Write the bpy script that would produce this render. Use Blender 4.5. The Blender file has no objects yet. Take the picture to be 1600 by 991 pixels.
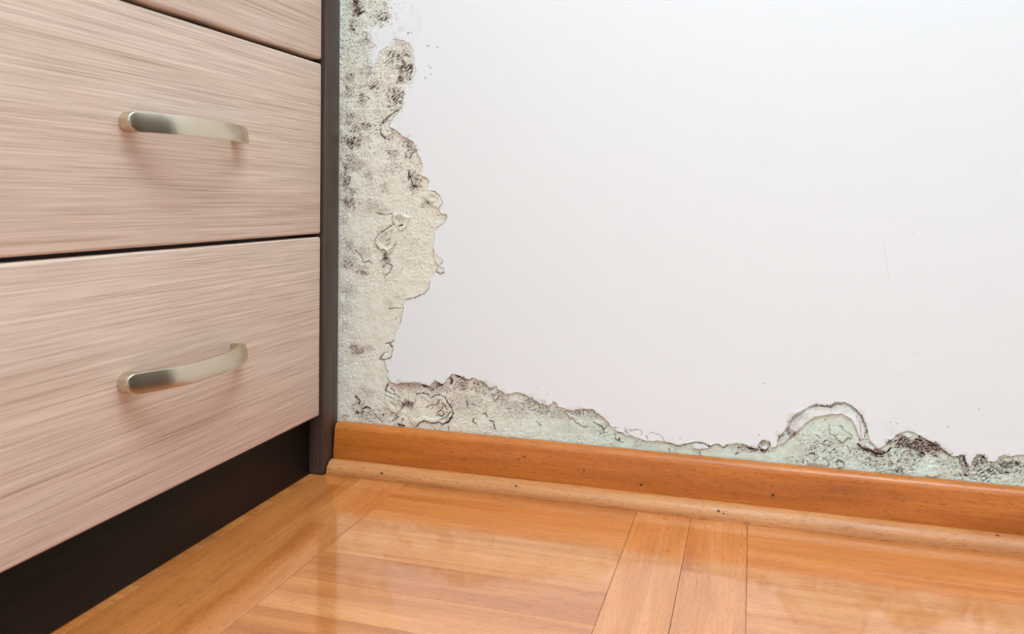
import bpy, bmesh, math, random
import numpy as np
from mathutils import Matrix, Vector

C = bpy.context.scene.collection
sc = bpy.context.scene

# ---------------------------------------------------------------- camera, light, exposure
def look(yaw, roll):
    fw = Vector((-math.sin(yaw), math.cos(yaw), 0)); rt = Vector((math.cos(yaw), math.sin(yaw), 0)); up = Vector((0, 0, 1))
    r = rt*math.cos(roll) + up*math.sin(roll); u = -rt*math.sin(roll) + up*math.cos(roll)
    return Matrix((( r.x, u.x, -fw.x), (r.y, u.y, -fw.y), (r.z, u.z, -fw.z))).to_4x4()
cam = bpy.data.cameras.new('camera'); camo = bpy.data.objects.new('camera', cam); C.objects.link(camo)
camo.matrix_world = Matrix.Translation((0.46365, -0.81519, 0.30642)) @ look(0.29291, 0.00617)
cam.sensor_width = 36; cam.lens = 1244.07/1600*36
cam.shift_x = 0.0; cam.shift_y = -184.2/1600
cam.clip_start = 0.01
cam.dof.use_dof = True; cam.dof.focus_distance = 0.86; cam.dof.aperture_fstop = 11
sc.camera = camo

w = bpy.data.worlds.new('world'); sc.world = w; w.use_nodes = True
w.node_tree.nodes['Background'].inputs[0].default_value = (0.75, 0.86, 1, 1)
w.node_tree.nodes['Background'].inputs[1].default_value = 1.0

def area(name, loc, rot, sx, sy, power, col):
    l = bpy.data.lights.new(name, 'AREA'); l.shape = 'RECTANGLE'; l.size = sx; l.size_y = sy; l.energy = power; l.color = col
    o = bpy.data.objects.new(name, l); C.objects.link(o); o.location = loc; o.rotation_euler = rot
    return o
area('ceiling_bounce_light', (0.95, -1.0, 2.44), (0, 0, 0), 1.2, 1.5, 76, (0.66, 0.87, 1.0))  # soft area light standing in for flash bounced off the ceiling
area('added_window_daylight', (1.275, -2.15, 1.5), (0, math.radians(90), 0), 1.15, 1.4, 9, (0.55, 0.80, 1.0))  # daylight lamp added at the invented window
sc.view_settings.view_transform = 'Standard'; sc.view_settings.look = 'None'
sc.view_settings.exposure = 0.0; sc.view_settings.gamma = 1.0; sc.view_settings.use_curve_mapping = False
sc.cycles.max_bounces = 8; sc.cycles.diffuse_bounces = 5; sc.cycles.use_denoising = True

# ---------------------------------------------------------------- helpers
def lin(r, g, b):
    f = lambda c: (c/255/12.92 if c/255 <= 0.04045 else ((c/255+0.055)/1.055)**2.4)
    return (f(r), f(g), f(b), 1.0)

class N:
    def __init__(s, name):
        s.m = bpy.data.materials.new(name); s.m.use_nodes = True; s.t = s.m.node_tree
        s.b = s.t.nodes['Principled BSDF']; s.out = s.t.nodes['Material Output']
    def n(s, kind, **kw):
        x = s.t.nodes.new(kind)
        for k, v in kw.items():
            if k.startswith('_'): setattr(x, k[1:], v)
        return x
    def l(s, a, b): s.t.links.new(a, b)
    def coords(s, scale, rnd=0.0, kind='Object', rot=(0, 0, 0)):
        c = s.n('ShaderNodeTexCoord'); m = s.n('ShaderNodeMapping'); m.inputs['Scale'].default_value = scale; m.inputs['Rotation'].default_value = rot
        v = c.outputs[kind]
        if rnd:
            oi = s.n('ShaderNodeObjectInfo'); ml = s.n('ShaderNodeMath', _operation='MULTIPLY'); ml.inputs[1].default_value = rnd
            s.l(oi.outputs['Random'], ml.inputs[0]); ad = s.n('ShaderNodeVectorMath', _operation='ADD')
            s.l(v, ad.inputs[0]); s.l(ml.outputs[0], ad.inputs[1]); v = ad.outputs[0]
        s.l(v, m.inputs['Vector']); return m.outputs[0]
    def noise(s, vec, scale=1.0, detail=3, rough=0.5, dist=0.0):
        x = s.n('ShaderNodeTexNoise'); x.inputs['Scale'].default_value = scale; x.inputs['Detail'].default_value = detail
        x.inputs['Roughness'].default_value = rough; x.inputs['Distortion'].default_value = dist
        s.l(vec, x.inputs['Vector']); return x.outputs['Fac']
    def ramp(s, fac, stops):
        x = s.n('ShaderNodeValToRGB'); e = x.color_ramp.elements
        while len(e) < len(stops): e.new(0.5)
        for i, (p, c) in enumerate(stops):
            e[i].position = p; e[i].color = c if len(c) == 4 else (*c, 1)
        s.l(fac, x.inputs[0]); return x.outputs[0]
    def mix(s, fac, a, b, mode='MIX'):
        x = s.n('ShaderNodeMix', _data_type='RGBA', _blend_type=mode)
        for sock, v in ((x.inputs[0], fac), (x.inputs[6], a), (x.inputs[7], b)):
            if isinstance(v, (int, float)): sock.default_value = v
            elif isinstance(v, tuple): sock.default_value = v
            else: s.l(v, sock)
        return x.outputs[2]
    def bump(s, h, strength, dist):
        x = s.n('ShaderNodeBump'); x.inputs['Strength'].default_value = strength; x.inputs['Distance'].default_value = dist
        s.l(h, x.inputs['Height']); s.l(x.outputs[0], s.b.inputs['Normal'])
    def set(s, **kw):
        for k, v in kw.items():
            k = k.replace('_', ' ')
            if isinstance(v, (int, float, tuple)): s.b.inputs[k].default_value = v
            else: s.l(v, s.b.inputs[k])
        return s.m
G = lambda v: (v, v, v, 1)

# ---------------------------------------------------------------- materials
def laminate(name, cols, long_axis, rough, bump=0.15, fine=420):
    k = N(name)
    sc1 = {'y': (30, 7.0, fine), 'z': (fine, fine, 5)}[long_axis]
    sc2 = {'y': (6, 3.0, 130), 'z': (90, 90, 2)}[long_axis]
    f = k.noise(k.coords(sc1, 3.0), 1.0, 4, 0.62, 0.35)
    g = k.noise(k.coords(sc2, 3.0), 1.0, 3, 0.5, 0.5)
    h = k.noise(k.coords({'y': (9, 14, 1300), 'z': (1500, 1500, 9)}[long_axis], 3.0), 1.0, 2, 0.5)
    col = k.ramp(f, [(0.22, cols[0]), (0.45, cols[1]), (0.74, cols[2])])
    col = k.mix(1.0, col, k.ramp(g, [(0.3, cols[3]), (0.7, (1, 1, 1, 1))]), 'MULTIPLY')
    col = k.mix(0.55, col, k.ramp(h, [(0.3, G(0.62)), (0.62, G(1.06))]), 'MULTIPLY')
    k.bump(f, bump, 0.0006)
    return k.set(Base_Color=col, Roughness=rough)
M = {}
M['oak'] = laminate('pale_oak_laminate', [lin(168, 138, 114), lin(221, 191, 171), lin(240, 216, 197), (0.90, 0.87, 0.84, 1)], 'y', 0.42, 0.10, 760)
M['wenge'] = laminate('dark_wenge_laminate', [lin(44, 31, 26), lin(76, 58, 51), lin(96, 76, 68), (0.7, 0.68, 0.66, 1)], 'z', 0.40, 0.25, 520)
M['shaded_wenge_kick'] = laminate('shaded_wenge_plinth_laminate', [lin(10, 5, 3), lin(21, 11, 7), lin(32, 18, 12), (0.7, 0.66, 0.62, 1)], 'y', 0.55, 0.2, 420)  # wenge of the panel again, recess shade put into a darker colour
M['shaded_wenge_kick'].node_tree.nodes['Principled BSDF'].inputs['Specular IOR Level'].default_value = 0.25

def beech(name, cols, tint_object=True, gloss=True, fleck=0.55, ax='x', rnd=7.0):
    k = N(name)
    P = lambda a, b: {'x': (a, b, b)}[ax]
    g = k.noise(k.coords(P(3.0, 46), rnd), 1.0, 4, 0.55, 0.9)
    f = k.noise(k.coords(P(14, 420), rnd), 1.0, 3, 0.6, 0.2)
    d = k.noise(k.coords(P(150, 900), rnd), 1.0, 2, 0.5)
    bl = k.noise(k.coords(P(7, 22), rnd), 1.0, 2, 0.5, 0.4)
    col = k.ramp(g, [(0.18, cols[0]), (0.5, cols[1]), (0.84, cols[2])])
    col = k.mix(0.5, col, k.ramp(f, [(0.3, G(0.72)), (0.65, G(1.06))]), 'MULTIPLY')
    col = k.mix(fleck, col, k.ramp(d, [(0.30, (0.50, 0.40, 0.33, 1)), (0.45, (1, 1, 1, 1))]), 'MULTIPLY')
    col = k.mix(0.5, col, k.ramp(bl, [(0.34, (0.80, 0.72, 0.66, 1)), (0.5, (1, 1, 1, 1))]), 'MULTIPLY')
    if tint_object:
        oi = k.n('ShaderNodeObjectInfo'); col = k.mix(1.0, col, oi.outputs['Color'], 'MULTIPLY')
    k.set(Base_Color=col)
    return k, f
k, f = beech('lacquered_beech_parquet', [lin(186, 100, 42), lin(214, 128, 62), lin(232, 151, 88)])
k.set(Roughness=0.5, Coat_Weight=1.0, Coat_Roughness=0.09, Coat_IOR=2.35, Specular_IOR_Level=0.2)
M['parquet'] = k.m
k, f = beech('varnished_beech_skirting', [lin(158, 80, 20), lin(200, 110, 36), lin(218, 134, 58)], False, True, 0.7, 'x', 0.0)
rn = k.noise(k.coords((9, 160, 160)), 1.0, 3, 0.6)
k.set(Roughness=0.5, Specular_IOR_Level=0.3, Coat_Weight=0.4, Coat_IOR=1.5, Coat_Roughness=k.ramp(rn, [(0.35, G(0.12)), (0.65, G(0.45))]))
k.bump(f, 0.25, 0.0004)
M['skirting'] = k.m
k, f = beech('varnished_beech_shoe', [lin(172, 100, 46), lin(202, 130, 72), lin(216, 150, 96)], False, True, 0.7, 'x', 0.0)
rn = k.noise(k.coords((9, 160, 160)), 1.0, 3, 0.6)
k.set(Roughness=0.5, Specular_IOR_Level=0.3, Coat_Weight=0.3, Coat_IOR=1.5, Coat_Roughness=k.ramp(rn, [(0.35, G(0.18)), (0.65, G(0.5))]))
k.bump(f, 0.25, 0.0004)
M['shoe'] = k.m

k = N('brushed_nickel')
bn = k.noise(k.coords((60, 60, 2500)), 1.0, 2, 0.5)
k.bump(bn, 0.06, 0.0003)
M['nickel'] = k.set(Base_Color=lin(212, 198, 176), Metallic=1.0, Roughness=0.24)

k = N('white_wall_paint')
a = k.noise(k.coords((60, 60, 60)), 1.0, 4, 0.6); b = k.noise(k.coords((6, 6, 6)), 1.0, 3, 0.5)
k.bump(a, 0.10, 0.0008)
M['paint'] = k.set(Base_Color=k.ramp(b, [(0.3, lin(238, 236, 234)), (0.7, lin(243, 242, 240))]), Roughness=0.62)

k = N('bare_plaster_with_mould')
at = k.n('ShaderNodeAttribute', _attribute_name='Col')
a = k.noise(k.coords((900, 900, 900)), 1.0, 3, 0.6); b = k.noise(k.coords((2600, 2600, 2600)), 1.0, 2, 0.5)
col = k.mix(0.35, at.outputs['Color'], k.ramp(a, [(0.32, G(0.70)), (0.6, G(1.05))]), 'MULTIPLY')
k.bump(b, 0.35, 0.0004)
M['plaster'] = k.set(Base_Color=col, Roughness=0.9, Specular_IOR_Level=0.2)

k = N('grey_hairline'); M['hair'] = k.set(Base_Color=lin(212, 210, 208), Roughness=0.8)
k = N('dark_mould_spot'); M['spot'] = k.set(Base_Color=lin(92, 76, 70), Roughness=0.9)
k = N('dark_nail_hole'); M['nail'] = k.set(Base_Color=lin(74, 50, 34), Roughness=0.7)
k = N('white_ceiling_paint'); M['ceil'] = k.set(Base_Color=lin(240, 239, 236), Roughness=0.8)
k = N('white_added_window'); M['frame'] = k.set(Base_Color=lin(232, 232, 230), Roughness=0.4)
k = N('added_window_glass'); M['glass'] = k.set(Base_Color=(1, 1, 1, 1), Roughness=0.0, Transmission_Weight=1.0, IOR=1.0)
k = N('brown_added_door_veneer'); g = k.noise(k.coords((40, 40, 3)), 1.0, 3, 0.5)
M['door'] = k.set(Base_Color=k.ramp(g, [(0.3, lin(48, 34, 20)), (0.7, lin(76, 57, 36))]), Roughness=0.5)

# ---------------------------------------------------------------- mesh helpers
def link(name, me, mat, parent=None, kind=None):
    o = bpy.data.objects.new(name, me); C.objects.link(o)
    if mat is not None: me.materials.append(mat)
    if parent is not None: o.parent = parent
    if kind: o['kind'] = kind
    return o
def mesh_of(name, vs, fs, smooth=False):
    me = bpy.data.meshes.new(name); me.from_pydata(vs, [], fs); me.update()
    if smooth: me.polygons.foreach_set('use_smooth', [True]*len(me.polygons))
    return me
def box_mesh(name, lo, hi, bev=0.0, seg=3):
    bm = bmesh.new(); bmesh.ops.create_cube(bm, size=1)
    for v in bm.verts:
        v.co = Vector(((lo[i]+hi[i])/2 + v.co[i]*(hi[i]-lo[i]) for i in range(3)))
    if bev:
        bmesh.ops.bevel(bm, geom=bm.edges[:], offset=bev, segments=seg, affect='EDGES', profile=0.5)
    me = bpy.data.meshes.new(name); bm.to_mesh(me); bm.free()
    if bev:
        me.polygons.foreach_set('use_smooth', [True]*len(me.polygons)); me.set_sharp_from_angle(angle=math.radians(50))
    return me
def np_mesh(name, V, F, smooth=True):
    me = bpy.data.meshes.new(name)
    me.vertices.add(len(V)); me.vertices.foreach_set('co', np.ascontiguousarray(V, np.float32).ravel())
    me.loops.add(F.size); me.loops.foreach_set('vertex_index', np.ascontiguousarray(F, np.int32).ravel())
    me.polygons.add(len(F)); me.polygons.foreach_set('loop_start', np.arange(0, F.size, 4, dtype=np.int32))
    me.polygons.foreach_set('use_smooth', np.full(len(F), smooth))
    me.update(calc_edges=True); return me
def set_col(me, cols):
    a = me.color_attributes.new('Col', 'FLOAT_COLOR', 'POINT')
    a.data.foreach_set('color', np.c_[cols, np.ones(len(cols))].astype(np.float32).ravel())

# ---------------------------------------------------------------- damaged wall: digitised outlines on the wall plane (x, z in 0.1 mm)
OUT = [74,5849,654,5801,813,5502,760,5291,721,5236,690,5166,753,5090,691,5022,636,4967,461,4948,501,4874,518,4815,566,4776,502,4714,495,4621,528,4525,559,4582,567,4654,622,4723,740,4775,778,4845,857,4834,974,4792,1013,4704,1037,4561,1053,4475,1015,4384,977,4314,915,4281,900,4174,877,4082,885,4039,839,3997,761,3942,722,3871,824,3819,887,3760,1020,3694,1059,3622,1074,3565,1121,3494,1137,3409,1114,3317,1199,3281,1214,3246,1200,3154,1291,3140,1367,3084,1375,3014,1338,2943,1368,2894,1421,2888,1436,2860,1392,2789,1309,2739,1287,2661,1272,2540,1288,2470,1326,2436,1387,2402,1387,2367,1342,2324,1402,2298,1403,2248,1358,2233,1297,2252,1267,2209,1229,2151,1222,2066,1162,2007,1070,1953,993,1943,939,1927,923,1869,901,1782,878,1652,840,1593,816,1563,817,1506,801,1469,746,1445,786,1418,794,1362,771,1274,685,1247,709,1184,733,1128,726,1041,781,1002,844,985,937,1014,1038,1007,1115,1012,1184,996,1245,994,1320,1070,1366,1017,1411,1034,1470,1108,1493,1138,1545,1149,1620,1119,1694,1082,1738,1127,1790,1096,1841,1093,1900,1056,1929,1016,2009,1050,2059,999,2117,976,2189,981,2260,1000,2331,978,2416,944,2486,896,2542,900,2598,878,2646,942,2695,892,2785,866,2853,845,2921,877,2989,883,3056,888,3124,841,3191,794,3238,745,3291,697,3390,660,3456,646,3587,619,3671,614,3748,621,3825,615,3952,595,4033,622,4127,650,4189,643,4251,617,4313,649,4362,622,4405,645,4466,657,4557,672,4617,652,4689,622,4725,700,4766,723,4814,709,4832,648,4879,684,4891,728,4902,779,4949,820,4984,910,5030,976,5088,1024,5157,1073,5232,1116,5261,1106,5364,1114,5397,1141,5488,1149,5544,1129,5589,1096,5634,1040,5668,970,5691,912,5697,840,5724,794,5769,750,5802,742,5868,796,5922,861,5976,907,6030,930,6095,918,6149,882,6213,852,6282,811,6351,759,6414,730,6493,744,6514,694,6551,639,6581,712,6612,773,6653,766,6690,711,6751,718,6817,782,6878,776,6978,798,7177,795,7422,740,7662,598,7687,211,4192,216,63,276]
ISL = [[4915,687,4914,755,4967,810,5001,893,5048,959,5106,1007,5169,1056,5238,1092,5364,1090,5409,1118,5488,1124,5533,1104,5578,1071,5618,1020,5651,956,5668,898,5669,825,5630,797,5590,903,5545,1002,5477,1038,5375,1030,5273,1009,5181,964,5118,885,5031,803,4961,735],[5675,790,5714,775,5758,737,5780,709,5725,728,5680,742],[5987,891,6041,919,6079,887,6030,865],[4065,612,4127,637,4202,619,4252,598,4177,578,4090,576],[1944,990,1987,1007,2002,967,1966,950],[1987,945,2031,942,2017,899,1995,904],[2778,852,2847,804,2840,770,2778,812],[4737,664,4779,674,4797,657,4773,630,4743,633]]
FLK = [[1077,889,1154,909,1215,892,1253,860,1306,899,1366,904,1419,880,1450,826,1495,774,1518,706,1489,647,1436,601,1399,583,1353,608,1293,588,1232,590,1179,607,1117,573,1064,540,1002,606,978,682,1024,735,1078,797],[557,2589,580,2633,604,2662,675,2699,738,2743,800,2773,832,2695,817,2580,802,2494,724,2442,645,2476,589,2518],[695,852,806,811,884,795,923,756,900,711,846,664,767,686,704,767],[619,3880,643,3916,698,3958,753,3999,807,4020,761,3942,722,3871,793,3805,699,3756,636,3793],[717,2334,780,2300,749,2241,694,2196,662,2246,678,2311],[5189,627,5229,625,5258,591,5304,602,5338,587,5355,540,5160,544],[5418,564,5446,592,5486,577,5491,535,5424,528],[5410,911,5455,921,5484,881,5535,855,5552,820,5512,805,5479,771,5439,792,5394,836],[6193,584,6220,622,6267,633,6310,614,6321,556,6247,525,6183,530],[1200,3154,1291,3140,1367,3084,1375,3014,1323,2957,1231,3013,1139,3097],[707,1414,778,1411,787,1304,755,1273,669,1253,653,1324],[1288,2470,1387,2402,1387,2367,1342,2324,1289,2379],[1342,2324,1402,2298,1403,2248,1350,2233,1304,2266],[776,2895,893,2896,987,2854,956,2754,879,2696,808,2766,769,2816]]
CR = [[12.9,846,4047,799,4041,753,3999,698,3958,643,3916,619,3880,628,3822,620,3786,652,3757,692,3735,723,3720,762,3741],[17.7,745,4000,682,3944,651,3908],[8.8,800,2773,738,2743,675,2699,604,2662,580,2618,557,2589,581,2532,613,2496],[12.9,855,2753,902,2768],[6.1,776,2895,769,2816,800,2773],[5.4,563,2900,626,2886,674,2879,768,2887],[7.5,317,2468,374,2411,423,2325,479,2356,527,2328],[8.2,645,2476,676,2491,708,2448,661,2418,709,2391,677,2361],[9.5,630,2346,677,2390,732,2384],[8.8,662,2289,709,2333,740,2327,780,2300],[5.4,780,2300,749,2241,694,2196],[6.1,359,2251,407,2223,456,2196,472,2211],[5.4,708,2527,754,2579],[6.8,715,2592,746,2607],[4.8,817,2580,794,2508,732,2478],[6.1,1229,2151,1222,2066,1162,2007,1070,1968,993,1943,939,1927],[9.5,923,1855,908,1797],[6.8,901,1782,878,1652],[5.4,736,1817,822,1836,877,1831],[6.8,831,1722,823,1707],[6.1,1342,2324,1312,2267,1358,2233,1403,2255],[5.4,1421,2888,1436,2860,1392,2789,1309,2739],[8.8,707,1428,770,1446,817,1470],[6.1,747,1423,794,1383,787,1304,763,1274,669,1246,606,1249],[8.2,692,1327,621,1250],[9.5,1077,889,1154,909,1215,892,1253,860,1306,899,1366,904,1419,880,1450,826,1495,774,1518,706,1489,647],[16.3,1503,677,1459,617,1399,583],[10.2,1399,583,1353,608,1293,588,1232,590,1179,607,1117,573,1079,527],[8.8,1323,675,1338,712,1383,737,1413,697,1383,666],[8.2,1383,638,1443,672,1488,731],[7.5,1200,750,1246,782,1322,788,1352,847],[8.2,703,896,782,873,829,863,868,837],[6.1,695,852,806,811,884,795,923,756,900,711],[10.9,734,985,711,940,695,895],[4.1,767,786,814,747,846,692],[10.9,774,930,805,904],[13.6,328,810,385,756,369,726],[10.9,394,611,418,671,466,697,554,668],[15.0,346,629,362,616],[6.8,578,627,610,579,658,547],[10.2,792,566,831,598,862,615,830,634],[19.0,862,536,894,525,940,522],[8.2,901,568,924,606],[8.2,1459,561,1467,519],[8.8,1756,677,1741,641,1778,624],[9.5,1851,720,1880,743,1909,711],[10.9,1938,672,1975,662,1990,608,1997,581],[8.2,1666,858,1688,818,1674,789],[8.2,1732,835,1769,824,1814,807],[7.5,2460,697,2509,667],[4.1,2118,811,2175,816],[5.4,2730,841,2819,802,2888,727,2970,688,3010,698],[8.2,3077,751,3118,728,3165,712,3172,666],[6.8,3178,680,3238,745,3211,769],[6.8,3145,637,3192,655],[7.5,3291,657,3305,593,3345,577,3378,567],[10.9,3338,583,3345,610],[10.2,3298,724,3337,721],[5.4,3305,665,3371,664,3410,694,3397,726],[8.2,3397,726,3423,682,3476,648],[6.8,3456,705,3508,716,3553,727,3586,697,3567,669],[7.5,3619,668,3632,636],[6.1,3638,682,3670,705,3735,691,3773,682,3812,614],[6.8,3812,614,3888,602,3952,595,4033,622,4127,650,4189,643,4251,611],[5.4,4251,611,4301,647,4350,639,4375,610,4423,640],[8.8,4491,558,4521,574],[6.8,4146,550,4153,525],[6.8,3850,547,3851,521],[8.2,5183,633,5218,630,5252,590],[6.8,5298,601,5332,592,5355,552,5355,527],[8.2,5412,570,5446,592,5486,577,5491,541],[5.4,5416,911,5461,922,5484,881,5535,855,5563,828],[5.4,5445,780,5479,765,5518,817,5552,814],[4.8,5353,924,5359,833,5399,825,5433,840],[17.7,5608,765,5642,726,5686,712,5725,710,5758,683,5813,689,5852,704,5895,751],[12.2,5725,674,5780,661,5824,672],[15.0,5873,820,5889,816],[15.0,6106,854,6149,846],[13.6,6133,898,6133,868],[15.0,6181,867,6229,836,6272,810],[12.2,6266,845,6319,792,6362,760],[17.0,6155,740,6182,719],[8.2,6362,743,6414,730,6477,725],[15.0,6467,747,6503,745,6514,694,6530,648],[8.2,6467,712,6472,654],[12.2,6509,565,6535,556],[13.6,6648,765,6664,744],[13.6,6918,723,6933,702],[13.6,6843,623,6868,620],[13.6,6797,693,6812,678],[13.6,6858,705,6873,718],[16.3,307,5160,355,5172,411,5190],[13.6,273,5308,306,5284],[10.9,243,4997,284,4980],[6.8,421,4878,486,4824],[7.5,476,5092,507,5141],[8.8,481,4296,521,4323,561,4336],[10.9,442,4217,474,4194],[6.8,627,5083,659,5060,706,5136],[8.2,227,3808,251,3829],[12.2,968,3374,968,3267],[13.6,1015,3203,1069,3189],[9.5,983,3317,1015,3225],[15.0,1138,1000,1184,989,1214,984],[16.3,1335,1042,1366,1010,1396,1026],[17.7,1478,1095,1501,1068,1486,1039],[12.2,1545,1128,1605,1118,1694,1096],[8.2,4737,714,4784,731,4820,697,4797,638,4737,620,4713,655],[10.9,4617,627,4689,622,4749,615],[6.1,4557,672,4605,645,4641,623],[5.4,5232,1116,5272,1107,5364,1114,5397,1141,5488,1149,5556,1124,5623,1051,5668,970,5691,888],[5.4,5590,1036,5624,966,5635,883,5624,797],[6.8,4891,728,4902,779,4937,795]]
BL = [[306,5233,82,122,0.9,0.7],[275,5031,82,68,0.5,0.4],[241,5288,41,54,0.4,0.5],[658,5117,150,122,0.12,0.6],[397,4843,68,54,0.5,0.5],[440,4514,95,82,0.45,0.3],[222,4450,61,68,0.5,0.5],[898,4510,122,95,0.3,0.85],[860,4411,48,54,0.9,0.7],[976,4493,54,122,0.1,0.95],[819,4642,170,122,0.05,0.6],[529,4345,109,54,0.4,0.35],[223,4304,68,82,0.45,0.4],[386,4190,48,95,0.4,0.5],[822,4212,150,136,0.05,0.75],[226,3976,82,95,0.5,0.4],[372,3863,150,82,0.3,0.6],[268,3705,150,95,0.45,0.75],[229,3465,95,150,0.35,0.65],[318,3443,150,68,0.6,0.3],[190,3246,68,136,0.6,0.8],[256,3137,95,54,0.6,0.7],[240,3005,136,82,0.6,0.75],[160,2807,54,61,0.6,0.25],[514,2979,122,82,0.55,0.2],[650,2922,109,54,0.45,0.2],[870,2839,95,68,0.4,0.2],[480,3318,82,82,0.25,0.6],[672,3188,68,68,0.4,0.45],[779,3569,95,68,0.2,0.55],[982,3602,82,170,0.1,0.7],[1046,3246,109,122,0.35,0.7],[1201,3013,109,82,0.2,0.5],[773,3389,150,122,0.05,0.4],[236,2517,95,95,0.55,0.5],[438,2449,82,68,0.5,0.2],[237,2334,122,122,0.35,0.6],[399,2230,82,82,0.35,0.5],[675,2620,95,95,0.35,0.3],[701,2384,68,109,0.4,0.4],[988,2570,204,204,0.06,0.2],[239,2006,109,95,0.3,0.35],[200,1822,82,82,0.3,0.3],[837,1958,95,68,0.15,0.1],[736,1882,68,68,0.4,0.2],[201,1603,68,82,0.35,0.3],[349,1334,122,61,0.75,0.6],[268,1366,48,41,0.7,0.5],[485,1364,68,54,0.45,0.4],[465,878,95,68,0.45,0.3],[370,704,95,95,0.3,0.5],[491,605,163,95,0.35,0.55],[209,559,54,41,0.4,0.5],[689,622,163,109,0.15,0.5],[999,968,204,61,0.75,0.35],[1306,970,204,68,0.45,0.6],[977,774,95,61,1,0.5],[1383,751,122,109,0.15,0.6],[1605,1013,122,95,0.5,0.7],[1827,1030,163,82,0.45,0.6],[1681,845,272,136,0.45,0.15],[2045,929,109,95,0.4,0.5],[2190,817,245,95,0.35,0.35],[2402,902,163,82,0.35,0.7],[2543,846,177,68,0.35,0.6],[2682,790,163,82,0.45,0.3],[2887,841,177,68,0.35,0.5],[3057,822,122,68,0.4,0.45],[2820,668,204,68,0.25,0.4],[3125,682,136,68,0.25,0.35],[2276,769,68,54,0.4,0.3],[3522,554,54,27,0.5,0.5],[4002,581,163,41,0.15,0.3],[4587,618,204,54,0.15,0.6],[4773,686,54,48,0.4,0.7],[4677,627,136,34,0.5,0.5],[5002,825,61,61,0.95,0.5],[4926,781,54,54,0.5,0.5],[5088,981,95,54,0.55,0.5],[5289,1096,150,34,0.35,0.5],[5460,1122,109,34,0.3,0.5],[5148,660,177,109,0.3,0.55],[5320,738,163,109,0.1,0.6],[5406,655,272,122,0.1,0.5],[5603,674,204,95,0.1,0.55],[5770,618,177,95,0.2,0.6],[5742,712,150,41,0.6,0.6],[5091,562,204,41,0.1,0.6],[6015,804,136,82,0.45,0.95],[6149,799,163,82,0.55,0.95],[6256,774,136,82,0.5,0.9],[5961,679,204,122,0.1,0.65],[5907,554,177,68,0.2,0.6],[6069,649,136,109,0.1,0.6],[6320,627,68,95,0.3,0.3],[6389,663,163,82,0.05,0.4],[6520,618,95,82,0.3,0.75],[6623,687,95,95,0.2,0.8],[6700,620,150,95,0.15,0.8],[6827,679,163,122,0.1,0.75],[6929,661,136,109,0.1,0.6],[6572,565,204,54,0.1,0.6],[5657,921,41,204,0.15,0.45],[5432,962,204,82,0.1,0.2],[1010,5132,34,95,0.3,0.1],[879,4961,41,41,0.35,0.1],[817,4857,34,34,0.3,0.2],[1250,4743,34,20,0.25,0.5],[1222,4447,41,82,0.3,0.35],[944,4636,41,136,0.1,0.35],[999,4420,41,170,0.1,0.3],[1087,5056,68,170,0.3,0.3],[5031,896,54,95,0.5,0.55],[5375,1097,204,41,0.25,0.6],[5635,979,34,122,0.3,0.6],[5030,958,68,68,0.4,0.4]]
DB = [[977,774,95,61,0.85],[1343,1022,54,34,0.95],[1493,1061,34,61,0.9],[1184,989,48,27,0.9],[1590,1117,82,27,0.7],[883,4418,34,34,0.8],[355,5179,61,41,0.85],[289,5300,41,48,0.8],[251,4989,41,27,0.8],[5758,707,122,34,0.9],[6149,787,163,61,0.75],[6031,835,82,48,0.75],[6150,716,54,41,0.9],[6229,830,95,34,0.85],[6493,691,34,95,0.8],[6674,745,34,48,0.8],[6853,699,41,41,0.8],[6923,712,34,34,0.85],[5002,825,54,41,0.6],[5873,808,34,34,0.85],[362,623,41,27,0.85],[337,796,34,41,0.8],[894,525,48,20,0.85],[690,3943,54,34,0.7],[474,691,68,20,0.7],[701,2384,48,61,0.5],[968,3317,27,54,0.7],[1046,3196,48,27,0.8],[211,3706,68,41,0.5],[1178,3012,54,27,0.5],[1459,638,61,34,0.6],[5896,613,34,41,0.7],[5962,560,41,34,0.7],[5630,737,41,34,0.8],[4767,623,68,27,0.7],[4647,630,68,27,0.5],[260,1373,34,27,0.5],[381,1307,68,27,0.4],[792,4056,61,20,0.5],[6607,703,27,54,0.6],[6530,579,54,34,0.7],[6767,627,48,34,0.6],[6843,617,41,20,0.8],[3456,711,41,20,0.4],[2542,927,34,20,0.4],[2681,857,41,20,0.4],[2331,978,54,20,0.45],[2045,998,54,20,0.4],[385,4328,54,27,0.5],[505,4324,54,20,0.7]]
SM = [[396,2774,231,136],[589,3715,95,68],[551,3463,136,95],[603,1696,272,408],[528,1042,272,204],[5489,918,177,95],[5003,646,163,95],[2404,665,816,68],[4065,555,680,54],[992,2071,245,204]]
SP = [[957,4907,20.4],[996,4912,13.6],[1189,4753,13.6],[1212,4752,10.2],[1311,4733,13.6],[1206,4533,10.2],[1229,4510,13.6],[1168,4400,13.6],[1237,4440,10.9],[2471,1064,6.8],[3957,673,8.8],[4718,775,6.8],[4763,1278,6.1],[6366,1001,10.2],[5943,994,6.8],[5888,1001,5.4],[5867,2915,8.2],[6074,2764,8.8],[4933,1582,4.8],[3359,3686,6.1],[6091,1660,8.2],[5720,1529,6.8],[5978,1444,6.8],[5390,1501,6.8],[5418,1484,5.4],[2583,1011,5.4],[6493,750,6.8],[6620,1181,5.4]]
HL = [[5.4,5807,2759,5825,2615,5847,2484,5870,2287],[4.8,5109,2382,5254,2319],[4.1,4786,2540,4933,2519],[4.1,4708,3520,4744,3464,4757,3414],[3.4,5283,2296,5594,2240],[4.1,3465,2427,3531,2338],[3.4,3996,3663,4084,3642],[3.4,4810,3382,4870,3214],[3.4,5373,1506,5429,1491],[3.4,4225,3022,4219,2908]]

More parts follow.
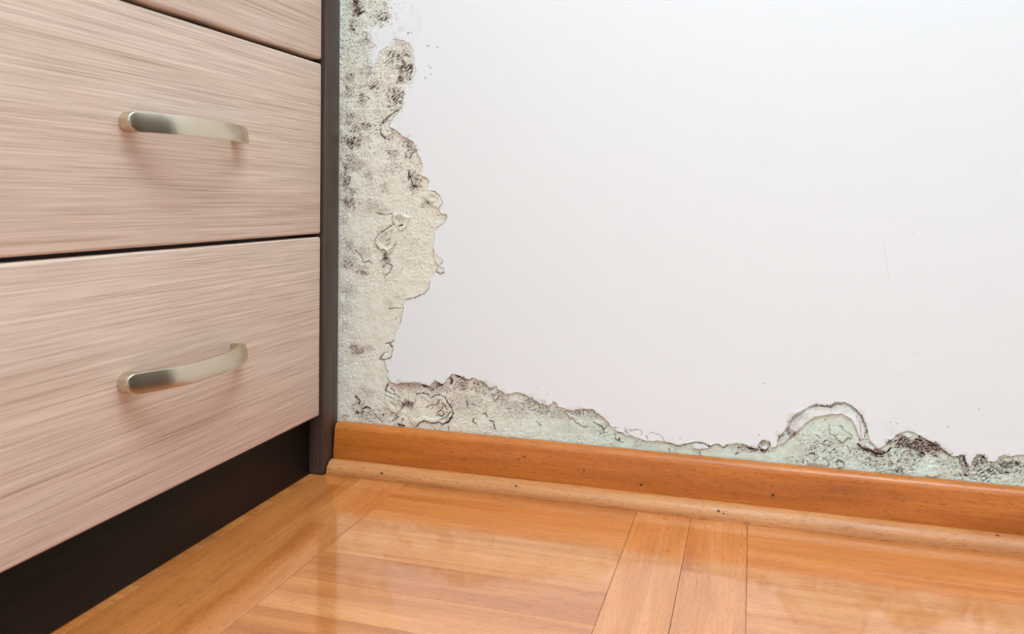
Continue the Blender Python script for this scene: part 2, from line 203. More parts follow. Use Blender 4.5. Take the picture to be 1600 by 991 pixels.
rng = np.random.RandomState(7)
PERM = rng.randint(0, 1 << 30, 4096)
def vnoise(x, y, seed=0):                       # gradient noise, about -0.7..0.7
    xi = np.floor(x).astype(np.int64); yi = np.floor(y).astype(np.int64); xf = x-xi; yf = y-yi
    u = xf*xf*xf*(xf*(xf*6-15)+10); v = yf*yf*yf*(yf*(yf*6-15)+10)
    def g(i, j):
        h = PERM[(i*374761393 + j*668265263 + seed*97) & 4095]; h = PERM[(h ^ (i*31+j*17+seed)) & 4095]
        a = (h & 1023)*(2*math.pi/1024); return np.cos(a)*(x-i) + np.sin(a)*(y-j)
    a = g(xi, yi); b = g(xi+1, yi); c = g(xi, yi+1); d = g(xi+1, yi+1)
    return (a+(b-a)*u) + ((c+(d-c)*u)-(a+(b-a)*u))*v
def fbm(x, y, oct=4, seed=0, gain=0.5):
    s = 0; a = 1; t = 0
    for o in range(oct):
        s = s + a*vnoise(x*2**o, y*2**o, seed+o*13); t += a; a *= gain
    return s/t*1.6
def pts(p, k=0): return np.array(p[k:], float).reshape(-1, 2)*0.1      # mm
def inside(poly, x, z):
    r = np.zeros(x.shape, bool); n = len(poly)
    lo = poly.min(0); hi = poly.max(0)
    sel = (x >= lo[0]) & (x <= hi[0]) & (z >= lo[1]) & (z <= hi[1])
    xs = x[sel]; zs = z[sel]; rs = np.zeros(xs.shape, bool)
    for i in range(n):
        x0, z0 = poly[i-1]; x1, z1 = poly[i]
        if z0 == z1: continue
        c = ((z0 > zs) != (z1 > zs)); rs ^= c & (xs < (x1-x0)*(zs-z0)/(z1-z0)+x0)
    r[sel] = rs; return r
def linedist(poly, x, z, reach, closed=False):
    d = np.full(x.shape, reach*1.0)
    idx = range(0 if closed else 1, len(poly))
    for i in idx:
        a = poly[i-1]; b = poly[i]
        sel = np.nonzero((x > min(a[0], b[0])-reach) & (x < max(a[0], b[0])+reach) & (z > min(a[1], b[1])-reach) & (z < max(a[1], b[1])+reach))
        if len(sel[0]) == 0: continue
        px = x[sel]-a[0]; pz = z[sel]-a[1]; e = b-a; L = max(e@e, 1e-9)
        t = np.clip((px*e[0]+pz*e[1])/L, 0, 1)
        dd = np.hypot(px-t*e[0], pz-t*e[1]); d[sel] = np.minimum(d[sel], dd)
    return d
sstep = lambda a, b, v: (lambda t: t*t*(3-2*t))(np.clip((v-a)/(b-a), 0, 1))

STEP = 0.55
PCOL = {}
def damaged(x0, x1, z0, z1, edges):
    """grid in mm over a rectangle of the wall; returns plaster height (mm, + into the room), colour, painted mask, paint curl, flake id"""
    nx = int(round((x1-x0)/STEP)); nz = int(round((z1-z0)/STEP))
    X, Z = np.meshgrid(np.linspace(x0, x1, nx+1), np.linspace(z0, z1, nz+1))
    jx = fbm(X/5, Z/5, 4, 1)*1.5; jz = fbm(X/5, Z/5, 4, 2)*1.5
    Xj = X+jx; Zj = Z+jz
    out = pts(OUT); bare = inside(out, Xj, Zj)
    ed = linedist(out, Xj, Zj, 14, True)
    for p in ISL:
        q = pts(p); bare &= ~inside(q, Xj, Zj); ed = np.minimum(ed, linedist(q, Xj, Zj, 14, True))
    # zones
    tone = np.zeros(X.shape); dens = np.full(X.shape, 0.17); smo = np.zeros(X.shape)
    wob = fbm(X/7, Z/7, 4, 5, 0.65)*0.95
    for b in BL:
        cx, cz, rx, rz, t, s = [v*0.1 for v in b[:4]] + list(b[4:])
        r = np.hypot((X-cx)/(1.15*rx), (Z-cz)/(1.15*rz)) + wob
        f = 1-sstep(0.25, 1.2, r)
        tone = np.maximum(tone, f*min(1, t*1.2)); dens = np.maximum(dens, f*s)
    for b in SM:
        cx, cz, rx, rz = [v*0.1 for v in b[:4]]
        smo = np.maximum(smo, 1-sstep(0.5, 1.1, np.hypot((X-cx)/rx, (Z-cz)/rz)+wob))
    mar = np.zeros(X.shape)
    for b in DB:
        cx, cz, rx, rz = [v*0.1 for v in b[:4]]
        mar = np.maximum(mar, (1-sstep(0.45, 1.15, np.hypot((X-cx)/rx, (Z-cz)/rz)+0.8*wob))*(b[4] if len(b) > 4 else 0.85))
    mar *= sstep(-0.30, 0.22, fbm(X/1.6, Z/1.6, 3, 33))
    # general mottling: the upper strip and the right-hand ridge are rougher
    up = sstep(300, 400, Z)
    dens = dens + 0.22*fbm(X/11, Z/11, 3, 6) + 0.20*up; dens = np.clip(dens*(1-0.8*smo), 0, 1)
    # specks: small pits stretched along a slanting direction
    ang = math.radians(38); U = (X*math.cos(ang)+Z*math.sin(ang)); V = (-X*math.sin(ang)+Z*math.cos(ang))
    str_ = np.where(X < 140, 0.55, 0.8)
    n1 = fbm(U/2.6*str_, V/1.5, 3, 20, 0.6); n2 = fbm(X/1.2, Z/1.2, 2, 30, 0.6)
    sp = 0.62*n1+0.38*n2
    th = 0.38-0.42*dens
    spk = sstep(th, th+0.10, sp)
    soft = sstep(th-0.22, th+0.1, 0.8*n1+0.2*fbm(X/4, Z/4, 2, 44))
    rid = 1-np.abs(fbm(X/7, Z/7, 3, 50))/0.42            # fine crackle of the plaster skin
    rid2 = 1-np.abs(fbm(X/3.4, Z/3.4, 2, 60))/0.45
    crk_n = sstep(0.93, 1.0, rid)*sstep(0.12, 0.45, dens+tone*0.4) + 0.6*sstep(0.92, 1.0, rid2)*sstep(0.35, 0.7, dens+0.5*tone)
    # relief
    H = -1.35 + 0.75*fbm(X/16, Z/16, 4, 70) + 0.48*fbm(X/3.0, Z/3.0, 4, 80, 0.65)*(1-0.75*smo) + 0.30*fbm(U/5, V/1.4, 3, 85)*(1-0.8*smo)
    H -= 0.5*mar
    H -= 0.75*spk + 0.30*np.clip(crk_n, 0, 1)
    # flakes stand proud
    fid = np.zeros(X.shape, int)
    for i, p in enumerate(FLK):
        q = pts(p); m = inside(q, X+0.5*jx, Z+0.5*jz); e = linedist(q, X+0.5*jx, Z+0.5*jz, 6, True)
        fid[m] = i+1; H = np.where(m, H*0.5 + 0.1 + 0.7*sstep(0, 3.0, 6-e) , H)
    # drawn cracks
    ck = np.zeros(X.shape); halo = np.zeros(X.shape)
    V90 = fbm(X/3.5, Z/3.5, 3, 90); H95 = sstep(-0.25, 0.35, fbm(X/4, Z/4, 2, 95))
    var = np.clip(0.75+1.3*V90, 0.02, 2.2); vs5 = sstep(0.05, 0.4, var)
    for p in CR:
        wd = p[0]*0.1; q = pts(p, 1)
        e = linedist(q, X+0.45*jx, Z+0.45*jz, 2.5+wd)
        kk = (1-sstep(wd*0.36*var, wd*0.36*var+0.45, e))*vs5*min(1.0, 0.22+0.70*wd)
        ck = np.maximum(ck, kk)
        halo = np.maximum(halo, (1-sstep(0, 1.2+1.6*wd, e))*H95)  # halo: brown shadow tone painted along the cracks
    for p in SP:
        ck = np.maximum(ck, 0.8*(1-sstep(p[2]*0.04, p[2]*0.05+0.45, np.hypot(X-p[0]*0.1, Z-p[1]*0.1))))
    H -= 1.3*ck
    H = H*sstep(0, 2.0, X-XL)*sstep(0, 2.0, Z-ZB)
    # towards the top the paint thins out gradually instead of breaking off
    fuzz = sstep(395, 440, Z)
    thin = (1-sstep(0.5, 6.5, ed+3.5*fbm(X/3, Z/3, 3, 140)))*fuzz
    H = H*(1-0.75*thin)
    # colour
    g = sstep(120, 330, X+0.2*Z*0)[..., None]
    g = np.maximum(g, 0.35*(sstep(440, 500, Z))[..., None])
    c0 = np.array(lin(241, 233, 214)[:3])*(1-g) + np.array(lin(226, 234, 217)[:3])*g
    c0 = c0*(1+0.10*fbm(X/9, Z/9, 4, 100)[..., None]+0.13*fbm(X/0.9, Z/0.9, 2, 101)[..., None]*(1-0.5*smo[..., None]))
    brown = np.array(lin(178, 152, 136)[:3]); dark = np.array(lin(74, 44, 40)[:3]); blk = np.array(lin(42, 20, 20)[:3])
    col = c0*(1-0.62*tone[..., None]) + brown*0.62*tone[..., None]
    s2 = np.clip(np.maximum(soft*(0.02+0.42*dens+0.45*tone), 0.45*halo), 0, 0.70)[..., None]; col = col*(1-s2) + np.array(lin(166, 140, 126)[:3])*s2
    d2 = np.clip(np.maximum(spk*(0.70+0.3*dens), crk_n*0.62), 0, 1)[..., None]; col = col*(1-d2) + dark*d2
    m2 = mar[..., None]; mcol = np.array(lin(84, 52, 50)[:3]); col = col*(1-m2) + mcol*m2
    k2 = ck[..., None]; col = col*(1-k2) + blk*k2
    t2 = (thin*(1-0.7*spk)*0.9)[..., None]; col = col*(1-t2) + np.array(lin(240, 237, 234)[:3])*t2
    # torn edge of the paint: brown outline just inside the bare side in places
    rim = (1-sstep(0.2, 1.2, ed))*sstep(-0.05, 0.35, fbm(X/7, Z/7, 2, 110)+0.15*tone)*0.40*(1-fuzz)
    col = col*(1-rim[..., None]) + np.array(lin(120, 96, 84)[:3])*rim[..., None]
    curl = (1-0.8*fuzz)*(0.15+0.85*sstep(-0.1, 0.4, fbm(X/12, Z/12, 2, 120)))*0.55*np.exp(-ed/1.8)
    fade = np.ones(X.shape)
    for s_, v_ in edges: fade *= sstep(0, 4, np.abs((X if s_ == 'x' else Z)-v_))
    # paint colour: clean white, specks and faint stains just outside the bare patch
    pc = np.tile(np.array(lin(241, 239, 237)[:3]), X.shape+(1,))
    st = (1-sstep(0.0, 3.0+3.0*tone, ed))*sstep(0.05, 0.5, n1+0.6*tone)*0.40
    reach = np.maximum(1-sstep(2.5, 8, ed), sstep(395, 440, Z)*(1-sstep(70, 118, X+14*fbm(X/20, Z/20, 2, 77))))
    ps = np.clip(sstep(th+0.04, th+0.14, sp)*reach*sstep(0.18, 0.5, dens), 0, 1)*0.8
    pt = np.clip(tone*reach*0.55, 0, 1)
    gs = (1-sstep(3, 16, np.hypot((X-600)/2.2, Z-93)))*sstep(-0.2, 0.4, fbm(X/6, Z/12, 3, 130))*0.55
    pc = pc*(1-gs[..., None]) + np.array(lin(222, 229, 216)[:3])*gs[..., None]
    pc = pc*(1-st[..., None]) + np.array(lin(205, 194, 182)[:3])*st[..., None]
    pc = pc*(1-pt[..., None]) + brown*pt[..., None]
    pc = pc*(1-ps[..., None]) + dark*ps[..., None]
    pc = pc*(1-m2) + mcol*m2
    k3 = (ck*0.9)[..., None]; pc = pc*(1-k3) + blk*k3
    PCOL[(x0, x1, z0, z1)] = pc.reshape(-1, 3)
    return X, Z, np.clip(H, -3.2, 1.2), col, ~bare, curl*fade, fid

k = N('white_wall_paint_edge')
at = k.n('ShaderNodeAttribute', _attribute_name='Col'); a = k.noise(k.coords((60, 60, 60)), 1.0, 4, 0.6)
k.bump(a, 0.10, 0.0008)
M['paint_c'] = k.set(Base_Color=at.outputs['Color'], Roughness=0.62)

XL, XM, XR, ZB, ZM, ZT = 0.0, 160.0, 790.0, 30.0, 130.0, 640.0
WX0, WX1, WY0, CEIL = -0.47, 1.32, -3.2, 2.5
rects = [(XL, XM, ZM, ZT), (XL, XR, ZB, ZM)]
sk_v, sk_f, sk_c, nsk = [], [], [], 0
pl_v, pl_f, pl_c, npl = [], [], [], 0
flakes = {}
for (x0, x1, z0, z1) in rects:
    X, Z, H, col, painted, curl, fid = damaged(x0, x1, z0, z1, [('x', XL), ('x', XR if z1 == ZM else XM), ('z', ZB), ('z', ZT)])
    nz, nx = X.shape; I = np.arange(nz*nx).reshape(nz, nx)
    Q = np.stack([I[:-1, :-1], I[:-1, 1:], I[1:, 1:], I[1:, :-1]], -1).reshape(-1, 4)
    pm = painted.ravel()
    # painted skin
    qs = Q[pm[Q].all(1)]
    used = np.unique(qs); mp = np.full(nz*nx, -1); mp[used] = np.arange(len(used))
    v = np.c_[X.ravel()[used]/1000, -curl.ravel()[used]/1000, Z.ravel()[used]/1000]
    f = mp[qs]
    # torn rim: skin thickness
    e = np.concatenate([f[:, [0, 1]], f[:, [1, 2]], f[:, [2, 3]], f[:, [3, 0]]]); es = np.sort(e, 1)
    key = es[:, 0].astype(np.int64)*10**7+es[:, 1]; _, first, cnt = np.unique(key, return_index=True, return_counts=True)
    be = e[first[cnt == 1]]
    xs = v[be].mean(1); keep = (np.abs(xs[:, 0]-x0/1000) > 2e-4) & (np.abs(xs[:, 0]-x1/1000) > 2e-4) & (np.abs(xs[:, 2]-z0/1000) > 2e-4) & (np.abs(xs[:, 2]-z1/1000) > 2e-4)
    be = be[keep]
    bv = np.unique(be); mb = np.full(len(v), -1); mb[bv] = np.arange(len(bv)) + len(v)
    v2 = v[bv].copy(); v2[:, 1] = 0.0022
    rf = np.stack([be[:, 1], be[:, 0], mb[be[:, 0]], mb[be[:, 1]]], 1)
    sk_v.append(np.r_[v, v2]); sk_f.append(np.r_[f, rf]+nsk)
    sk_c.append((used, bv, (x0, x1, z0, z1))); nsk += len(v)+len(v2)
    # plaster and flakes
    pb = ~pm
    grow = painted.copy()
    for dz in (-2, -1, 0, 1, 2):
        for dx in (-2, -1, 0, 1, 2):
            grow &= np.roll(np.roll(painted, dz, 0), dx, 1)
    near = ~grow.ravel()
    qp = Q[near[Q].any(1)]
    qf = fid.ravel()[Q].min(1); qmask = near[Q].any(1)
    yv = -H.ravel()/1000
    allv = np.c_[X.ravel()/1000, yv, Z.ravel()/1000]; allc = col.reshape(-1, 3)
    main = Q[qmask & (qf == 0)]
    u = np.unique(main); mp = np.full(nz*nx, -1); mp[u] = np.arange(len(u))
    pl_v.append(allv[u]); pl_c.append(allc[u]); pl_f.append(mp[main]+npl); npl += len(u)
    for i in np.unique(qf):
        if i == 0: continue
        qq = Q[qmask & (qf == i)]; u = np.unique(qq); mp = np.full(nz*nx, -1); mp[u] = np.arange(len(u))
        L = flakes.setdefault(i, [[], [], [], 0])
        L[0].append(allv[u]); L[1].append(allc[u]); L[2].append(mp[qq]+L[3]); L[3] += len(u)

# the sound paint layer: coarse sheets around the damaged rectangles, one mesh with the torn skin
def sheet(x0, x1, z0, z1): return np.array([[x0, 0, z0], [x1, 0, z0], [x1, 0, z1], [x0, 0, z1]], float)
coarse = [sheet(WX0, 0, 0, CEIL), sheet(0, XR/1000, 0, ZB/1000), sheet(XR/1000, WX1, 0, ZM/1000), sheet(XM/1000, WX1, ZM/1000, ZT/1000), sheet(0, WX1, ZT/1000, CEIL), sheet(WX0-.02, WX1+.02, -.02, CEIL)+np.array([0, .006, 0])]
cv = np.concatenate(coarse); cf = np.arange(len(cv)).reshape(-1, 4)
V = np.concatenate(sk_v+[cv]); F = np.concatenate(sk_f+[cf+nsk])
wall = link('wall_back', np_mesh('wall_back', V, F), M['paint_c'], None, 'structure')
wall['label'] = 'white painted wall with flaking paint and mould behind the drawers'
white = np.array(lin(241, 239, 237)[:3])
set_col(wall.data, np.concatenate([np.concatenate([PCOL[rc][used], np.tile(np.array(lin(206, 198, 186)[:3]), (len(bv), 1))]) for (used, bv, rc) in sk_c] + [np.tile(white, (len(cv), 1))]))
pm_ = np_mesh('exposed_plaster', np.concatenate(pl_v), np.concatenate(pl_f)); set_col(pm_, np.concatenate(pl_c))
plo = link('exposed_plaster', pm_, M['plaster'], wall); plo['label'] = 'bare greenish beige plaster speckled with brown mould'
for i, L in flakes.items():
    me = np_mesh('plaster_flake', np.concatenate(L[0]), np.concatenate(L[2])); set_col(me, np.concatenate(L[1]))
    link('plaster_flake', me, M['plaster'], wall)

def ribbon(poly, wd, y):
    vs, fs = [], []; n = len(poly)
    for i in range(n):
        a = poly[max(i-1, 0)]; b = poly[min(i+1, n-1)]; d = b-a; d = d/np.linalg.norm(d); nn = np.array([-d[1], d[0]])
        ww = wd*(0.15 if i in (0, n-1) else 0.5)
        for s in (-1, 1): vs.append(((poly[i]+s*nn*ww)[0], y, (poly[i]+s*nn*ww)[1]))
    for i in range(n-1): fs.append((2*i, 2*i+2, 2*i+3, 2*i+1))
    return vs, fs
for p in HL:
    vs, fs = ribbon(pts(p, 1)/1000, p[0]*0.00006, -0.0001)
    link('hairline_crack', mesh_of('hairline_crack', vs, fs), M['hair'], wall)
for p in SP:
    x, z = p[0]*1e-4, p[1]*1e-4
    if (x < XM/1000 and z < ZT/1000) or (z < ZM/1000 and x < XR/1000): continue
    r = p[2]*0.4e-4; random.seed(int(p[0]))
    ring = [(x+r*random.uniform(.6, 1.3)*math.cos(t*math.pi/4), -0.0001, z+r*random.uniform(.6, 1.3)*math.sin(t*math.pi/4)) for t in range(8)]
    link('mould_spot', mesh_of('mould_spot', ring, [tuple(range(8))]), M['spot'], wall)

# ---------------------------------------------------------------- room shell
def quad(name, vs, mat, kind='structure'): return link(name, mesh_of(name, vs, [(0, 1, 2, 3)]), mat, None, kind)
FX0, FX1, FY0, FY1 = -0.245, 1.17, -1.028, -0.0
PX0, PX1, PY0 = WX0-0.02, WX1+0.02, WY0-0.02
vs = [(PX0, PY0, -.0085), (PX1, PY0, -.0085), (PX1, 0.02, -.0085), (PX0, 0.02, -.0085)]
fs = [(0, 1, 2, 3)]
def addq(x0, x1, y0, y1, z=-0.0004):
    n = len(vs); vs.extend([(x0, y0, z), (x1, y0, z), (x1, y1, z), (x0, y1, z)]); fs.append((n, n+1, n+2, n+3))
addq(PX0, PX1, PY0, FY0); addq(PX0, FX0, FY0, 0.0); addq(FX1, PX1, FY0, 0.0)
floor = link('floor', mesh_of('floor', vs, fs), M['parquet'], None, 'structure')
floor['label'] = 'glossy beech parquet floor of crosswise laid planks'
floor.color = (1, 1, 1, 1)
quad('wall_left', [(WX0, WY0, 0), (WX0, 0, 0), (WX0, 0, CEIL), (WX0, WY0, CEIL)], M['paint'])
quad('ceiling', [(WX0, WY0, CEIL), (WX0, 0, CEIL), (WX1, 0, CEIL), (WX1, WY0, CEIL)], M['ceil'])
quad('wall_front', [(WX1, WY0, 0), (WX0, WY0, 0), (WX0, WY0, CEIL), (WX1, WY0, CEIL)], M['paint'])
# right wall, opened for an invented, unseen window that brings in daylight
wy0, wy1, wz0, wz1 = -2.9, -1.4, 0.9, 2.1
vs = []; fs = []
def wq(y0, y1, z0, z1):
    n = len(vs); vs.extend([(WX1, y1, z0), (WX1, y0, z0), (WX1, y0, z1), (WX1, y1, z1)]); fs.append((n, n+1, n+2, n+3))
wq(WY0, wy0, 0, CEIL); wq(wy1, 0, 0, CEIL); wq(wy0, wy1, 0, wz0); wq(wy0, wy1, wz1, CEIL)
link('wall_right', mesh_of('wall_right', vs, fs), M['paint'], None, 'structure')
win = bpy.data.objects.new('added_window_1', None); C.objects.link(win); win['kind'] = 'structure'
for lo, hi in (((wy0, wz0), (wy1, wz0+.06)), ((wy0, wz1-.06), (wy1, wz1)), ((wy0, wz0), (wy0+.06, wz1)), ((wy1-.06, wz0), (wy1, wz1)), (((wy0+wy1)/2-.03, wz0), ((wy0+wy1)/2+.03, wz1))):
    link('added_window_frame', box_mesh('added_window_frame', (WX1, lo[0], lo[1]), (WX1+.05, hi[0], hi[1])), M['frame'], win)
link('added_window_pane', box_mesh('added_window_pane', (WX1+.02, wy0+.05, wz0+.05), (WX1+.026, wy1-.05, wz1-.05)), M['glass'], win)
# invented brown door, out of the frame, put there for the handles to mirror
door = bpy.data.objects.new('added_door_1', None); C.objects.link(door); door['kind'] = 'structure'; 
link('added_door_panel', box_mesh('added_door_panel', (WX1-.03, -1.02, 0.004), (WX1-.002, -0.14, 2.05)), M['door'], door)
for y0, y1, z1 in ((-1.10, -1.02, 2.13), (-.14, -.06, 2.13)):
    link('added_door_frame', box_mesh('added_door_frame', (WX1-.04, y0, 0.0), (WX1-.002, y1, z1)), M['door'], door)
link('added_door_frame', box_mesh('added_door_frame', (WX1-.04, -1.02, 2.05), (WX1-.002, -.14, 2.13)), M['door'], door)

# ---------------------------------------------------------------- parquet planks
random.seed(11)
plank_cache = {}
def plank_mesh(L, W_):
    key = (round(L, 4), round(W_, 4))
    if key in plank_cache: return plank_cache[key]
    g = 0.0002; b = 0.00018; a = L/2-g; c = W_/2-g
    vs = [(sx*a, sy*c, -.008) for sx, sy in ((-1, -1), (1, -1), (1, 1), (-1, 1))]
    vs += [(sx*a, sy*c, -b*.6) for sx, sy in ((-1, -1), (1, -1), (1, 1), (-1, 1))]
    vs += [(sx*(a-b), sy*(c-b), 0) for sx, sy in ((-1, -1), (1, -1), (1, 1), (-1, 1))]
    fs = [(8, 9, 10, 11)]
    for o in (0, 4):
        for i in range(4): j = (i+1) % 4; fs.append((o+i, o+j, o+4+j, o+4+i))
    me = mesh_of('floor_plank', vs, fs); me.materials.append(M['parquet']); plank_cache[key] = me; return me
def plank(x0, x1, y0, y1, tint=None):
    along_x = (x1-x0) > (y1-y0) if tint is None or tint[0] is None else tint[0]
    L, W_ = (x1-x0, y1-y0) if along_x else (y1-y0, x1-x0)
    o = bpy.data.objects.new('floor_plank', plank_mesh(L, W_)); C.objects.link(o); o.parent = floor
    o.location = ((x0+x1)/2, (y0+y1)/2, 0); o.rotation_euler = (0, 0, 0 if along_x else math.pi/2)
    t = random.uniform(0.90, 1.08); r = random.uniform(-0.03, 0.03)
    o.color = (t*(1+r), t, t*(1-1.5*r), 1)
    if tint and len(tint) > 1: o.color = (*tint[1], 1)
    return o
HX = [(-0.245, 0.0045), (0.1083, 0.357), (0.4612, 0.7105), (0.8148, 1.0640)]
PIT = 0.0487
ROWT = {1: {0: (.94, .90, .82), 1: (.98, .95, .88), 2: (1.06, 1.16, 1.42), 3: (1.08, 1.20, 1.50), 4: (.93, .94, 1.02), 5: (1.03, 1.09, 1.26)},  # row tints also paint in the wall's reflection: paler beyond the skirting's band
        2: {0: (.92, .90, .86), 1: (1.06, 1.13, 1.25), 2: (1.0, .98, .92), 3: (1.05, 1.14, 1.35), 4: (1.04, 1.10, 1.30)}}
for hi_, (x0, x1) in enumerate(HX):
    off = [-.0064, -.0048, -.0033, -.006][hi_]
    for kx in range(-1, 21):
        yt = min(off-PIT*kx, -0.001); yb = off-PIT*(kx+1)
        if yt-yb < 0.004: continue
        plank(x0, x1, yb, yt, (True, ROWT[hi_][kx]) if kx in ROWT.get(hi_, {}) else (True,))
VX = [(0.0045, 0.0565, -0.277), (0.0565, 0.1083, -0.147), (0.357, 0.409, -0.0415), (0.409, 0.4612, -0.1445), (0.7105, 0.7626, -0.2), (0.7626, 0.8148, -0.07), (1.064, 1.117, -.12), (1.117, 1.17, -.03)]
for x0, x1, j in VX:
    ys = [-0.001] + [j-.25*n for n in range(-1, 5) if -1.02 < j-.25*n < -0.004] + [-1.0278]
    for a, b in zip(ys[:-1], ys[1:]):
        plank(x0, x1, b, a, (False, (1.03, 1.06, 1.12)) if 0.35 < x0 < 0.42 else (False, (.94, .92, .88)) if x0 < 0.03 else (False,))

# ---------------------------------------------------------------- skirting board and shoe moulding
def profile_run(name, prof, x0, x1, mat, nseg=1, jag=0.0):
    vs, fs = [], []; n = len(prof); random.seed(3)
    xs = np.linspace(x0, x1, nseg+1)
    for i, x in enumerate(xs):
        for (y, z) in prof: vs.append((x + (random.uniform(0, jag) if i == 0 else 0), y, z))
    for i in range(nseg):
        for k_ in range(n-1): a = i*n+k_; fs.append((a, a+n, a+n+1, a+1))
    fs.append(tuple(range(n))); fs.append(tuple(nseg*n+k_ for k_ in reversed(range(n))))
    me = mesh_of(name, vs, fs)
    me.polygons.foreach_set('use_smooth', [True]*len(me.polygons)); me.set_sharp_from_angle(angle=math.radians(35))
    return link(name, me, mat, None, 'structure')
arc = lambda cy, cz, ry, rz, a0, a1, n: [(cy-ry*math.sin(math.radians(a0+(a1-a0)*i/n)), cz+rz*math.cos(math.radians(a0+(a1-a0)*i/n))) for i in range(n+1)]
prof = [(0, 0.0), (0, 0.0518), (-.0025, .0520)] + arc(-.0045, .0440, .0075, .0078, 10, 82, 8) + [(-.0125, .0395), (-.0131, .0365), (-.0141, .028), (-.0145, .020), (-.0140, .011), (-.0140, 0.0)]
bb = profile_run('baseboard_back', prof, 0.0135, WX1-.041, M['skirting'], 1, 0.0012)
bb['label'] = 'orange varnished beech skirting board under the damaged wall'
shoe = [(-.0141, 0.0), (-.0141, .0132), (-.0165, .0140)] + arc(-.0172, .0004, .0135, .0136, 5, 88, 9) + [(-.0307, 0.0)]
tr = profile_run('trim_1', shoe, 0.0137, WX1-.041, M['shoe'], 1, 0.0006)
tr['label'] = 'rounded beech shoe moulding along the floor edge'
def nail(parent, x, y, z, nrm, r):
    nrm = Vector(nrm).normalized(); t = Vector((1, 0, 0)); b = nrm.cross(t)
    c = Vector((x, y, z)); vs = [tuple(c+nrm*.00015+(t*math.cos(i*math.pi/4)*1.2+b*math.sin(i*math.pi/4))*r) for i in range(8)]
    link('nail_hole', mesh_of('nail_hole', vs, [tuple(range(8))]), M['nail'], parent)
nail(tr, 0.0808, -0.02837, 0.00804, (0, -0.829, 0.559), 0.00130)
nail(tr, 0.2323, -0.02656, 0.0102, (0, -0.696, 0.718), 0.00120)
nail(tr, 0.4346, -0.0277, 0.00894, (0, -0.78, 0.625), 0.00130)
nail(tr, 0.4393, -0.02874, 0.00745, (0, -0.857, 0.516), 0.00080)
nail(tr, 0.6719, -0.0212, 0.01339, (0, -0.298, 0.954), 0.00120)
nail(bb, 0.3589, -0.0146, 0.0213, (0, -1, 0), 0.00120)
nail(bb, 0.3009, -0.0146, 0.03, (0, -1, 0), 0.00090)
nail(bb, 0.4843, -0.0146, 0.0252, (0, -1, 0), 0.00130)
nail(bb, 0.2375, -0.0142, 0.0373, (0, -1, 0), 0.00090)
nail(bb, 0.2321, -0.0146, 0.0342, (0, -1, 0), 0.00070)

# ---------------------------------------------------------------- drawer cabinet
DX = 0.0093
def thing(name, label, cat, loc):
    o = bpy.data.objects.new(name, None); C.objects.link(o); o.location = loc; o['label'] = label; o['category'] = cat; return o
cab = thing('drawer_cabinet', 'pale oak fronted drawer cabinet with dark wenge side panel against the wall', 'cabinet', (0, 0, 0))
YR, YL = -.0365, -0.4785
def part(name, me, mat, parent=cab): return link(name, me, mat, parent)
sp_ = part('side_panel', box_mesh('side_panel', (-.45, -.0335, 0.0008), (.0123, -.0022, .872), .0012, 3), M['wenge']); sp_['label'] = 'dark wenge end panel standing beside the wall'
part('side_panel', box_mesh('side_panel', (-.45, -.5135, 0.0008), (.0123, -.4825, .872), .0012, 3), M['wenge'])
kb = part('kickboard', box_mesh('kickboard', (-.0205, -.4822, 0.0006), (-.0045, -.0338, .0700), .0004, 1), M['shaded_wenge_kick']); kb['label'] = 'recessed dark wenge plinth under the drawers'
part('carcass', box_mesh('carcass', (-.45, -.4822, .0705), (-.0140, -.0338, .868)), M['wenge'])
part('cabinet_top', box_mesh('cabinet_top', (-.45, -.5135, .8725), (.0125, -.0022, .894), .001, 2), M['wenge'])
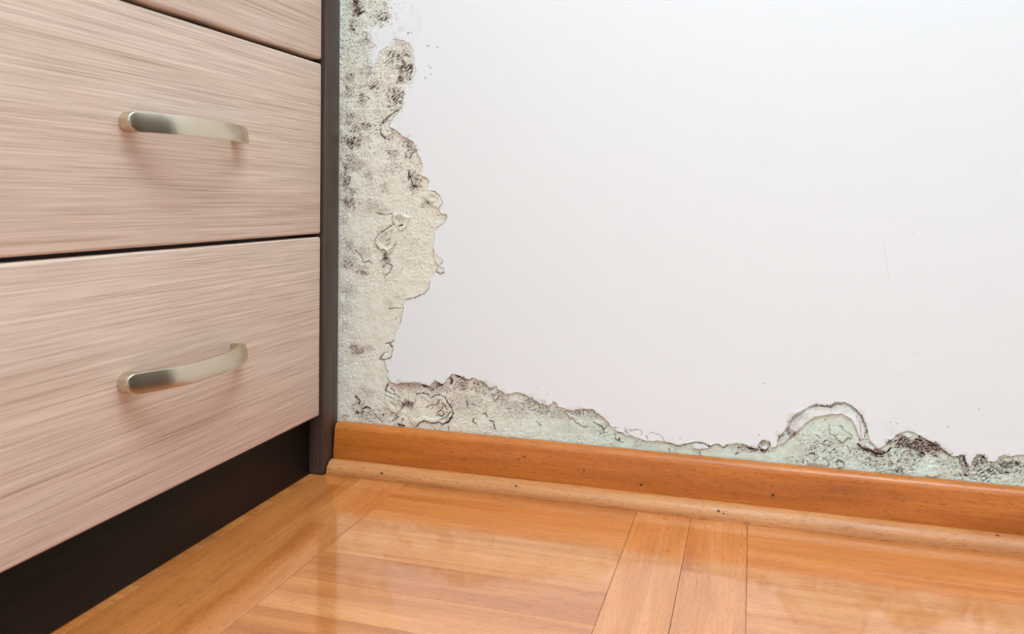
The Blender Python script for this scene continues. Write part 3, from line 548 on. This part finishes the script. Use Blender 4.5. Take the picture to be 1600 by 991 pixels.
def handle_mesh():
    L, hh, t, x0, bow = 0.1475, 0.0078, 0.0030, 0.0096, 0.0158
    def bowed(u):                       # flat inclined left third, rounded crown, gently falling right side
        if u < -.6: return .0308*(u+1)
        if u < .06:
            t = (u+.6)/.66; h0 = .0308*.4
            return h0*(2*t**3-3*t*t+1) + .0308*.66*(t**3-2*t*t+t) + .0180*(3*t*t-2*t**3)
        return .0180*(1-((u-.06)/.94)**1.9)
    yy = [-L/2+0.0002, -L/2+.0008, -L/2+.002, -L/2+.0035, -L/2+.0055, -L/2+.008]
    body = list(np.linspace(-L/2+.0125, L/2-.0125, 25))
    st = [(y, True) for y in yy] + [(body[0], True), (body[0]+1e-5, False)] + [(y, False) for y in body[1:-1]] + [(body[-1]-1e-5, False), (body[-1], True)] + [(-y, True) for y in reversed(yy)]
    vs, fs = [], []; K = 12
    for y, foot in st:
        d = min(y+L/2, L/2-y); r = hh
        hz = hh*math.sqrt(max(0.0, 1-((r-d)/r)**2)) if d < r else hh
        xf = x0 + bowed(2*y/L); xb = 0.0 if foot else xf-t
        e = min(.0005, hz*.4)
        ring = [(xb, -hz), (xb+(xf-xb)*.33, -hz), (xb+(xf-xb)*.66, -hz), (xf-e, -hz), (xf-e*.3, -hz+e*.3), (xf, -hz+e), (xf, hz-e), (xf-e*.3, hz-e*.3), (xf-e, hz), (xb+(xf-xb)*.66, hz), (xb+(xf-xb)*.33, hz), (xb, hz)]
        vs += [(a-(0.0015*b/hh if a > 0.004 else 0), y, b) for a, b in ring]
    n = len(st)
    for i in range(n-1):
        for k_ in range(K): a = i*K+k_; b = i*K+(k_+1) % K; fs.append((a, b, b+K, a+K))
    fs.append(tuple(reversed(range(K)))); fs.append(tuple((n-1)*K+k_ for k_ in range(K)))
    me = mesh_of('handle', vs, fs); bm = bmesh.new(); bm.from_mesh(me); bmesh.ops.recalc_face_normals(bm, faces=bm.faces[:]); bm.to_mesh(me); bm.free()
    me.polygons.foreach_set('use_smooth', [True]*len(me.polygons)); me.set_sharp_from_angle(angle=math.radians(38))
    me.materials.append(M['nickel']); return me
hm = handle_mesh()
rows = [(.0666, .2636), (.2672, .4541), (.4588, .6560), (.6605, .8680)]
for i, (z0, z1) in enumerate(rows):
    d = part('drawer', box_mesh('drawer', (DX-.018, YL, z0), (DX, YR, z1), .0027, 5), M['oak'])
    h = bpy.data.objects.new('handle', hm); C.objects.link(h); h.parent = d; h['label'] = 'bowed brushed nickel bar handle'
    h.location = (DX, -.2565, [.1655, .3630, .5575, .764][i])
